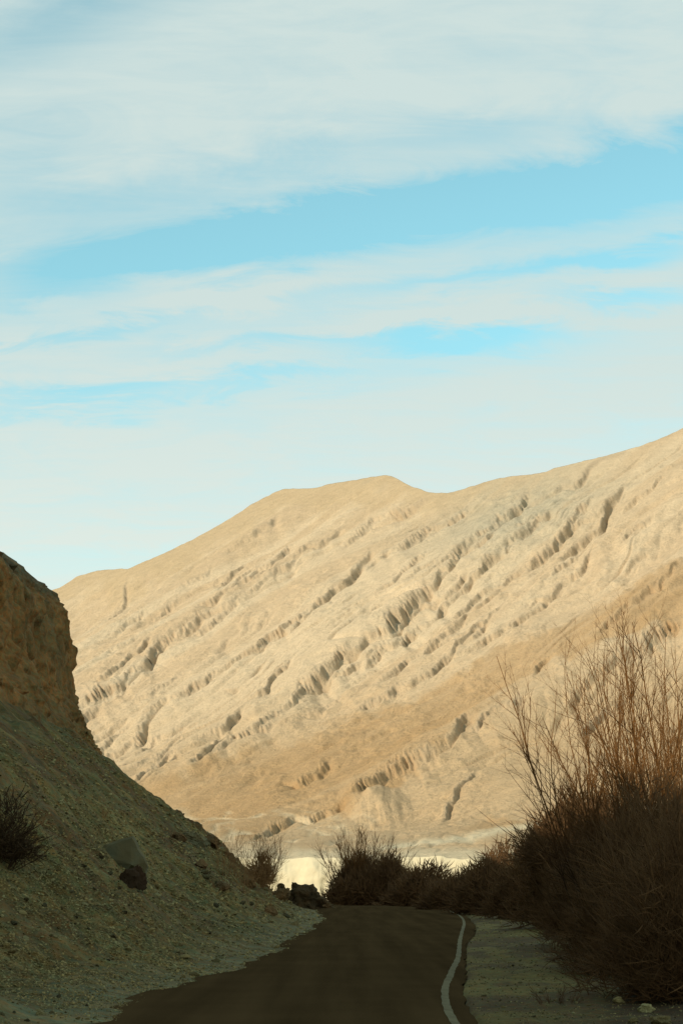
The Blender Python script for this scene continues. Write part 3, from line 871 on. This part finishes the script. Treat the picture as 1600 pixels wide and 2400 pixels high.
def place_stones():
    rs = np.random.RandomState(5)
    shapes = [mesh_from('stone', *rock_shape(300 + k, 1, (1, rs.uniform(.65, 1), rs.uniform(.5, .8)), 8, 0.06), M_STONE, smooth=False) for k in range(8)]
    datas = [o.data for o in shapes]
    for o in shapes:
        bpy.data.objects.remove(o)

    def add(loc, size, lab, grp):
        o = bpy.data.objects.new('stone', datas[rs.randint(8)])
        o.location = loc
        o.rotation_euler = (rs.uniform(-.5, .5), rs.uniform(-.5, .5), rs.uniform(0, 6.28))
        s = size * rs.uniform(.85, 1.15)
        o.scale = (s, s * rs.uniform(.8, 1.1), s * rs.uniform(.7, 1.1))
        COL.objects.link(o)
        tag(o, lab, 'stone', grp)

    # stones on the scree: individually countable ones
    n = 0
    while n < 210:
        px, py = rs.uniform(-60, 760), rs.uniform(1950, 2400)
        p, nr = hit_hill(px, py)
        if p is None or p.y > 150 or p.z > 10:
            continue
        size = (rs.uniform(4.5, 8.5) if rs.rand() < .78 else rs.uniform(8, 16)) / F * p.y
        add(p + nr * size * 0.15, size, 'angular grey-brown stone lying loose among the scree of the left slope', 'loose stones on the scree slope left of the road')
        n += 1
    n = 0
    while n < 46:
        px, py = rs.uniform(1090, 1420), rs.uniform(2125, 2395)
        if py < 2200 and rs.rand() < 0.3:
            continue
        x, y = gpt(px, py, 0.05)
        if y > 128 or x < edge_x(y) + 0.25:
            continue
        size = rs.uniform(3.5, 8) / F * y
        add((x, y, float(verge_z(x, y)) + size * .2), size, 'small angular stone lying on the gravel verge right of the road', 'stones on the gravel verge right of the road')
        n += 1

    # the finer gravel nobody could count
    def gravel(name, pts, sizes, seed):
        r2 = np.random.RandomState(seed)
        base = [rock_shape(900 + k, 0, (1, .8, .65), 4, 0.1) for k in range(6)]
        VV, FF = [], []; off = 0
        for p, s in zip(pts, sizes):
            v, f = base[r2.randint(6)]
            a = r2.uniform(0, 6.28); c, sn = math.cos(a), math.sin(a)
            tilt = r2.uniform(-.6, .6)
            w = v * s * np.array([r2.uniform(.8, 1.3), 1, r2.uniform(.7, 1.1)])
            w = np.stack([w[:, 0] * c - w[:, 1] * sn, w[:, 0] * sn + w[:, 1] * c, w[:, 2] + tilt * w[:, 0]], -1)
            VV.append(w + p); FF.append(f + off); off += len(v)
        o = mesh_from(name, np.concatenate(VV), np.concatenate(FF), M_STONE, smooth=False)
        o['kind'] = 'stuff'
        return o

    pts, sizes = [], []
    while len(pts) < 22000:
        px, py = rs.uniform(-120, 780), 1700 + 720 * rs.rand() ** 0.75
        p, nr = hit_hill(px, py)
        if p is None or p.y > 165:
            continue
        if fbm(p.x / 5, p.y / 1.3, 0, 2, 190) + rs.uniform(-.6, .6) < -0.2:
            continue
        s = (rs.uniform(1.2, 3.6) if rs.rand() < .8 else rs.uniform(3.5, 5.5)) / F * p.y
        pts.append(np.array(p) + np.array(nr) * s * .1); sizes.append(s)
    g1 = gravel('scree_gravel', pts, sizes, 3)
    g1['label'] = 'fine loose gravel covering the left scree slope'
    pts, sizes = [], []
    while len(pts) < 4500:
        px, py = rs.uniform(1060, 1650), rs.uniform(2120, 2420)
        x, y = gpt(px, py, 0.05)
        if y > 140 or x < edge_x(y) + 0.12 * rs.rand():
            continue
        s = rs.uniform(1.0, 3.2) / F * y
        pts.append(np.array([x, y, float(verge_z(x, y)) + s * .15])); sizes.append(s)
    g2 = gravel('verge_gravel', pts, sizes, 4)
    g2['label'] = 'fine loose gravel on the right verge'


place_stones()


def orient_rock(name, loc, size, seed, mat, label, cat='rock', sq=(1, .8, .8), rot=(0, 0, 0), sub=3, cut=10, group=None):
    o = mesh_from(name, *rock_shape(seed, sub + 1, sq, cut, 0.14, 0.08, 0.6), mat, smooth=False)
    o.scale = (size, size, size)
    o.location = loc
    o.rotation_euler = rot
    return tag(o, label, cat, group)


def build_boulder():
    """the big block stuck in the scree, its smooth face up-slope and a dark hollow under its overhang"""
    p, nr = hit_hill(300, 2040)
    k = p.y / F
    # outline in the plane facing the road: metres right (r), up (u), and depth away (d)
    ring = [(-80, 30), (-58, 52), (-22, 66), (8, 74), (15, 62), (22, 44), (38, 22), (45, 4), (40, -12), (30, -18), (16, -8), (4, -14), (-18, -30), (-40, -12), (-66, 8)]
    ring = np.array(ring, float) * k * 1.0
    vs, fs = [], []
    nr_ = len(ring)
    layers = [(0.00, 0.80, (4, 6)), (0.12, 0.97, (1, 2)), (0.45, 1.0, (0, 0)), (0.9, 0.96, (0, 0)), (1.25, 0.7, (-6, 0))]
    c0 = ring.mean(0)
    for (dep, s, sh) in layers:
        for r_, u_ in ring:
            vs.append(((r_ - c0[0]) * s + c0[0] + sh[0] * k, dep * 0.9, (u_ - c0[1]) * s + c0[1] + sh[1] * k))
    for l in range(len(layers) - 1):
        for i in range(nr_):
            j = (i + 1) % nr_
            fs.append((l * nr_ + i, l * nr_ + j, (l + 1) * nr_ + j, (l + 1) * nr_ + i))
    me = bpy.data.meshes.new('boulder')
    # front face: split so the left plate looks up and left, the right facet turns to the right
    apex = len(vs); vs.append((10 * k, -0.16, 8 * k))
    apex2 = len(vs); vs.append((6 * k, -0.05, 50 * k))
    for i in range(nr_):
        j = (i + 1) % nr_
        fs.append((j, i, apex if not (2 <= i <= 4) else apex2))
    fs.append((2, apex, apex2)); fs.append((5, apex2, apex))
    last = (len(layers) - 1) * nr_
    fs.append(tuple(last + i for i in range(nr_)))
    me.from_pydata(vs, [], fs)
    me.update()
    import bmesh
    bm = bmesh.new(); bm.from_mesh(me)
    bmesh.ops.recalc_face_normals(bm, faces=bm.faces)
    bmesh.ops.triangulate(bm, faces=bm.faces)
    bmesh.ops.subdivide_edges(bm, edges=bm.edges, cuts=2, use_grid_fill=True)
    for v in bm.verts:
        c = v.co
        v.co = c + Vector((float(vnoise(c.x * 4, c.y * 4, c.z * 4, 1)), float(vnoise(c.x * 4, c.y * 4, c.z * 4, 2)), float(vnoise(c.x * 4, c.y * 4, c.z * 4, 3)))) * 0.025
    bm.to_mesh(me); bm.free()
    me.materials.append(M_BOULDER)
    o = bpy.data.objects.new('boulder', me)
    COL.objects.link(o)
    o.location = p + Vector((0, -0.05, 0.06))
    tag(o, 'big smooth-faced boulder jutting from the left scree slope over a dark hollow', 'boulder')
    # added near-black stone that stands in for the shade under the overhang
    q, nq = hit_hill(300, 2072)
    orient_rock('rock', q + Vector((0.06, 0.16, 0.02)), 36 * q.y / F, 41, M_HOLLOW_SHADE, 'dark brown rock added right under the big boulder in place of its shaded hollow', sq=(1, .8, 1.1), rot=(0, .5, .3), sub=2)


build_boulder()

p, _ = hit_hill(455, 1975)
orient_rock('rock', p + Vector((0, 0, .0)), 45 * p.y / F, 51, M_BOULDER, 'rounded rock outcrop on the skyline of the left scree slope', sq=(1, .9, .62), rot=(0, .35, .2))
x, y = gpt(664, 2128); y = 132.0; x = (664 - 800) / 4380 * y
orient_rock('rock', (x, y, hill_z(x, y) + 0.35), 20 * y / F, 61, M_DARKROCK, 'narrow upright dark rock at the end of the scree, left of the larger one', sq=(.75, .8, 1.5), rot=(0, -.15, .4))
x = (708 - 800) / 4380 * 138; y = 138
orient_rock('rock', (x, y, max(hill_z(x, y), 0) + 0.35), 52 * y / F, 63, M_DARKROCK, 'large dark rounded rock where the road bends behind the scree', sq=(1, .9, .85), rot=(0, .25, .9))
x = (748 - 800) / 4380 * 143; y = 143
orient_rock('rock', (x, y, 0.1), 26 * y / F, 67, M_DARKROCK, 'low dark rock at the foot of the large rounded rock by the bend', sq=(1.3, .9, .55), rot=(0, .1, .2))
for px, py, sz, sd, lab in [(492, 1975, 22, 81, 'brown rock on the crest of the slope end, right of the rounded outcrop'),
                            (535, 2012, 17, 82, 'small brown rock on the crest left of the fuzzy bush'),
                            (420, 1968, 18, 83, 'brown rock on the crest just left of the rounded outcrop'),
                            (585, 2075, 20, 84, 'broken brown rock below the fuzzy bush on the slope end'),
                            (655, 2100, 22, 85, 'squat brown rock at the foot of the narrow upright rock'),
                            (520, 2080, 18, 86, 'brown rock half buried in the scree midway down the slope end'),
                            (470, 2030, 16, 87, 'brown rock half buried below the crest outcrop'),
                            (630, 2142, 17, 88, 'brown rock near the road edge below the slope end')]:
    p, nr = hit_hill(px, py)
    if p:
        k = p.y / F
        orient_rock('rock', p + nr * sz * .2 * k, sz * k, sd, M_DARKROCK, lab, sq=(1.1, .9, .75), rot=(.1, .3, sd), sub=2)
for px, py, sz, sd, lab in [(1150, 2127, 16, 71, 'flat stone on the verge at the foot of the far hedge'),
                            (1288, 2138, 20, 72, 'pale greenish flat stone at the right bush edge beyond the verge'),
                            (1545, 2392, 26, 74, 'brown rock at the lower right corner under the bush'),
                            (1482, 2385, 12, 75, 'small rock left of the brown rock in the lower right corner'),
                            (1510, 2360, 20, 76, 'brown block of rock behind the lower right corner rock'),
                            (1450, 2340, 16, 77, 'low rock under the right bush, nearest to the verge'),
                            (1226, 2396, 9, 78, 'pale stone at the bottom of the picture on the right verge')]:
    x, y = gpt(px, py, 0.1)
    orient_rock('rock', (x, y, float(verge_z(x, y)) + sz * .25 * y / F), sz * y / F, sd, M_STONE, lab, sq=(1.1, .9, .7), rot=(.1, .1, sd), sub=2)


# ------------------------------------------------------------------ bushes
def tubes_to_mesh(name, tubes, mat, parent, sides=3):
    """tubes: list of (points Nx3, radii N); every tube tapers along its own points"""
    VV, FF = [], []; off = 0
    ang = np.arange(sides) * 2 * math.pi / sides
    for pts, rad in tubes:
        pts = np.asarray(pts); n = len(pts)
        tg = np.gradient(pts, axis=0); tg /= np.maximum(np.linalg.norm(tg, axis=1), 1e-6)[:, None]
        ref = np.array([0.3, 0.9, 0.1])
        a = np.cross(tg, ref); a /= np.maximum(np.linalg.norm(a, axis=1), 1e-6)[:, None]
        b = np.cross(tg, a)
        ring = pts[:, None, :] + (a[:, None, :] * np.cos(ang)[None, :, None] + b[:, None, :] * np.sin(ang)[None, :, None]) * np.asarray(rad)[:, None, None]
        VV.append(ring.reshape(-1, 3))
        i = np.arange(n - 1)[:, None] * sides + np.arange(sides)[None, :]
        j = np.arange(n - 1)[:, None] * sides + (np.arange(sides)[None, :] + 1) % sides
        FF.append(np.stack([i, j, j + sides, i + sides], -1).reshape(-1, 4) + off)
        off += n * sides
    return mesh_from(name, np.concatenate(VV), np.concatenate(FF), mat, parent)


def grow(rs, start, d, L, nseg, bend, up):
    """one wandering shoot"""
    pts = [np.array(start, float)]
    d = np.array(d, float); d /= np.linalg.norm(d)
    for i in range(nseg):
        d = d + rs.normal(size=3) * bend + np.array([0, 0, up])
        d /= np.linalg.norm(d)
        pts.append(pts[-1] + d * L / nseg)
    return np.array(pts)


def side_dir(rs, t, ang):
    v = rs.normal(size=3); v -= t * (v @ t); v /= np.linalg.norm(v)
    return t * math.cos(ang) + v * math.sin(ang)


def shoot(rs, start, d, L, r, depth, dens=1.0, bend=0.07, up=0.03):
    """a stem with its side branches and twigs, as tubes"""
    nseg = 9 if depth == 2 else (5 if depth == 1 else 3)
    pts = grow(rs, start, d, L, nseg, bend, up)
    rad = r * np.linspace(1, 0.22, nseg + 1)
    out = [(pts, rad)]
    if depth == 0:
        return out
    nb = int((11 if depth == 2 else 6) * dens * rs.uniform(.8, 1.2))
    for _ in range(nb):
        t = rs.uniform(.18, .97)
        k = t * nseg; i = min(int(k), nseg - 1); fr = k - i
        q = pts[i] * (1 - fr) + pts[i + 1] * fr
        tg = pts[i + 1] - pts[i]; tg /= np.linalg.norm(tg)
        out += shoot(rs, q, side_dir(rs, tg, R(rs.uniform(16, 42))), L * (1 - .55 * t) * rs.uniform(.25, .48), r * (1 - .75 * t) * .5 + 0.002, depth - 1, dens, bend * 1.2, up)
    return out


def scrub_mass(rs, base, rx, ry, h, n, tw, ground=None, top_spike=0.25, lump=0.35):
    """thousands of short dead twigs filling an uneven mound"""
    T = []
    cnt = 0
    while cnt < n:
        u = rs.normal(size=3); u /= np.linalg.norm(u)
        rr = rs.rand() ** 0.42
        if u[2] < 0: u[2] = -u[2] * .85
        bump = 1 + lump * float(vnoise(u[0] * 2.3 + base[0], u[1] * 2.3 + base[1], u[2] * 2.3, 5)) + lump * .5 * float(vnoise(u[0] * 6 + base[0], u[1] * 6, u[2] * 6, 6))
        p = np.array([base[0] + u[0] * rx * rr * bump, base[1] + u[1] * ry * rr * bump, base[2] + u[2] * h * rr * bump * .97])
        d = u * .7 + rs.normal(size=3) * .55 + np.array([0, 0, .35])
        L = tw * rs.uniform(.5, 1.6) * (1 + top_spike * (rr > .8))
        T.append((p, d / np.linalg.norm(d), L))
        cnt += 1
    return T


def blades(name, items, w, mat, parent, rs):
    """short tapering twigs (three-sided spikes) in one mesh"""
    n = len(items)
    P = np.array([i[0] for i in items]); Dv = np.array([i[1] for i in items]); L = np.array([i[2] for i in items])
    ref = rs.normal(size=(n, 3))
    a = np.cross(Dv, ref); a /= np.linalg.norm(a, axis=1)[:, None]
    b = np.cross(Dv, a)
    W = w * rs.uniform(.6, 1.4, size=n)
    V = np.zeros((n, 7, 3))
    mid = P + Dv * (L * .5)[:, None] + ref * (L * .05)[:, None]
    for k in range(3):
        an = k * 2.094
        off = (a * math.cos(an) + b * math.sin(an))
        V[:, k] = P + off * W[:, None]
        V[:, 3 + k] = mid + off * (W * .7)[:, None]
    V[:, 6] = P + Dv * L[:, None]
    F_ = []
    for k in range(3):
        j = (k + 1) % 3
        F_ += [(k, j, 3 + j), (k, 3 + j, 3 + k), (3 + k, 3 + j, 6)]
    F_ = (np.array(F_)[None] + (np.arange(n) * 7)[:, None, None]).reshape(-1, 3)
    o = mesh_from(name, V.reshape(-1, 3), F_, mat, parent)
    o['kind'] = 'stuff'
    return o


def bush(name, label, base, seed, stems=0, height=3.0, spread=25, r=0.03, dens=1.0, base_r=.4, lean=(0, 0), mass=None, stem_mat=None, twig_mat=None, group=None, cat='bush', taper_h=.55):
    rs = np.random.RandomState(seed)
    root = empty(name, base)
    tag(root, label, cat, group)
    for s in range(stems):
        az = rs.uniform(0, 6.283); el = R(spread) * rs.rand() ** .6
        d = np.array([math.sin(el) * math.cos(az) + lean[0], math.sin(el) * math.sin(az) + lean[1], math.cos(el)])
        st = np.array([math.cos(az) * base_r * rs.rand(), math.sin(az) * base_r * rs.rand(), -0.15])
        L = height * (1 - taper_h * rs.rand() ** 1.3)
        tb = shoot(rs, st, d, L, r * rs.uniform(.6, 1.15) * (L / height) ** .5, 2, dens)
        tubes_to_mesh('stem', tb, stem_mat or M_TWIG, root)
    if mass:
        items = []
        for (ox, oy, oz, rx, ry, h, n, tw) in mass:
            items += scrub_mass(rs, (ox, oy, oz), rx, ry, h, n, tw)
        blades('twigs', items, max(0.006, 0.00028 * base[1]), twig_mat or M_SCRUB, root, rs)
    return root


def vat(px, y):
    """a point on the right verge under photo column px at distance y"""
    a, b = ray(px, 2150)
    x = float(a) * y
    return (x, y, float(verge_z(x, min(y, 149))))


def build_bushes():
    # tall bare willows on the right
    bush('willow_bush', 'tall bare red-twigged willow bush fanning out right of the verge, against the mountain', vat(1455, 47), 11, 44, 8.3, 22, .036, 1.3, .9, (-.02, 0), None, M_TWIG)
    bush('willow_bush', 'tall bare willow bush cut by the right edge of the picture', vat(1610, 42), 12, 34, 8.2, 24, .042, 1.1, .9, (-.03, 0),
         [(.6, .5, .4, 1.1, 1.5, 3.0, 3000, .5)], M_TWIG)
    bush('willow_bush', 'bare willow bush behind the tall right bushes, half hidden by their twigs', vat(1530, 58), 13, 20, 8.4, 26, .044, 1.1, 1.0, (-.02, 0), None, M_TWIG)
    # dark scrub that fills the lower right
    sc = 'dark scrub bushes right of the road'
    bush('scrub_bush', 'dense near-black scrub bush filling the lower right corner', vat(1600, 31), 21, 8, 3.4, 40, .03, .7, .8, (0, 0),
         [(0, 0, 0, 1.35, 2.0, 3.0, 9000, .42)], M_STEM, group=sc)
    bush('scrub_bush', 'dense dark scrub bush under the tall willow, reaching to the verge stones', vat(1500, 39), 22, 8, 3.6, 40, .03, .7, .8, (0, 0),
         [(0, 0, 0, 1.35, 2.0, 3.3, 9000, .45)], M_STEM, group=sc)
    bush('scrub_bush', 'dark scrub mound between the tall willow and the spiky-edged bush', vat(1420, 54), 23, 8, 3.8, 40, .035, .7, 1.0, (0, 0),
         [(0, 0, 0, 1.5, 2.4, 4.0, 9000, .5)], M_STEM, group=sc)
    bush('scrub_bush', 'broad dark scrub bush with a spiky left edge beside the lit valley floor', vat(1345, 76), 24, 10, 5.2, 40, .04, .7, 1.5, (0, 0),
         [(0, 0, 0, 2.0, 3.0, 4.9, 10000, .6), (-.6, 0, 2.5, 1.5, 2.0, 2.0, 3000, .6)], M_STEM, group=sc)
    bush('scrub_bush', 'dark scrub bush low behind the spiky-edged bush at the far end of the verge', vat(1265, 100), 25, 8, 4.0, 40, .04, .7, 1.5, (0, 0),
         [(0, 0, 0, 2.6, 3.0, 3.6, 8000, .65)], M_STEM, group=sc)
    bush('scrub_bush', 'rounded dark bush with thin orange twigs sticking out on its left', vat(1165, 116), 26, 12, 4.6, 48, .03, .8, 1.2, (-.15, 0),
         [(0, 0, 0, 2.6, 3.0, 3.5, 8000, .6)], M_TWIG, group=sc)
    bush('scrub_bush', 'low dark hedge-like bush in the middle of the row beyond the bend', vat(1080, 134), 27, 6, 2.8, 50, .03, .7, 1.5, (0, 0),
         [(0, 0, 0, 2.9, 2.5, 2.2, 6000, .6)], M_STEM, group=sc)
    bush('scrub_bush', 'low dark bush right of the feathery bush beyond the road bend', (7.0, 160, -.1), 28, 6, 2.6, 50, .03, .7, 1.5, (0, 0),
         [(0, 0, 0, 3.3, 2.5, 3.1, 7000, .6)], M_STEM, group=sc)
    bush('scrub_bush', 'low dark scrub at the foot of the feathery bush beyond the bend', (2.6, 169, -.1), 29, 4, 2.4, 50, .03, .7, 1.5, (0, 0),
         [(0, 0, 0, 4.2, 2.5, 3.2, 9000, .6)], M_STEM, group=sc)
    # feathery bare bush in the middle
    bush('willow_bush', 'feathery bare bush standing beyond the road bend in front of the pale bank', (1.4, 171, -.15), 31, 70, 7.2, 32, .07, 1.3, 1.2, (-.05, 0),
         [(0, 0, .6, 2.2, 1.6, 3.6, 2600, .7)], M_TWIG, M_STEM)
    bush('willow_bush', 'rust-brown bush leaning right beside the feathery bush beyond the bend', (4.0, 168, -.1), 32, 30, 6.0, 42, .055, 1.1, .9, (.12, 0),
         [(.5, 0, 1.6, 1.6, 1.4, 2.6, 2600, .5)], M_STEM)
    # left slope
    p, _ = hit_hill(612, 2078)
    bush('willow_bush', 'fuzzy brown bare bush at the end of the left scree slope', p, 41, 46, 3.9, 27, .026, 1.1, .9, (0, 0),
         [(0, 0, .2, .9, 1.2, 2.0, 700, .45)], M_TUFT, M_TUFT)
    p, _ = hit_hill(560, 2062)
    bush('willow_bush', 'thin faded bush left of the fuzzy brown bush on the slope end', p, 42, 16, 2.6, 24, .016, .9, .8, (0, 0), None, M_TUFT)
    for i, (px, py, h, lab) in enumerate([(520, 2046, 1.7, 'thin brown brush on the hump of the slope end, leftmost of the brush there'),
                                          (575, 2092, 1.5, 'thin brown brush low on the slope end, under the fuzzy bush'),
                                          (622, 2096, 1.7, 'thin brown brush at the right edge of the slope end, above the upright rock')]):
        p, _ = hit_hill(px, py)
        bush('dry_brush', lab, p, 45 + i, 16, h * 1.5, 38, .012, .9, .5, (0, 0), None, M_TUFT, cat='brush')
    p, _ = hit_hill(12, 2025)
    bush('scrub_bush', 'dark thorny bush on the left scree slope, cut by the left edge', p, 43, 16, 1.5, 55, .016, 1.0, .25, (.15, 0),
         [(-.12, 0, .1, .8, .8, 1.25, 1500, .26)], M_THORN, M_THORN)
    for i, (px, py, h, lab) in enumerate([(640, 2138, .9, 'small reddish dry tuft below the fuzzy bush at the slope foot'),
                                          (312, 1998, .3, 'tiny dry tuft growing on top of the big boulder'),
                                          (240, 1912, .45, 'tiny dry tuft on the bare scree above the big boulder'),
                                          (592, 2130, .6, 'low dry tuft among stones left of the reddish tuft')]):
        p, _ = hit_hill(px, py)
        bush('dry_tuft', lab, p, 50 + i, 12, h * 1.6, 45, .006, .6, .1, (0, 0), None, M_TUFT, cat='tuft')
    for i, (px, y, h, lab) in enumerate([(1290, 52, .7, 'dry reddish tuft at the right end of the verge'),
                                         (1345, 40, .6, 'dry tuft on the verge right under the tall willow'),
                                         (1300, 30, .4, 'dry tuft on the verge near the bottom of the picture')]):
        bush('dry_tuft', lab, vat(px, y), 60 + i, 14, h * 1.6, 55, .007, .7, .25, (0, 0), None, M_STEM, cat='tuft')


build_bushes()
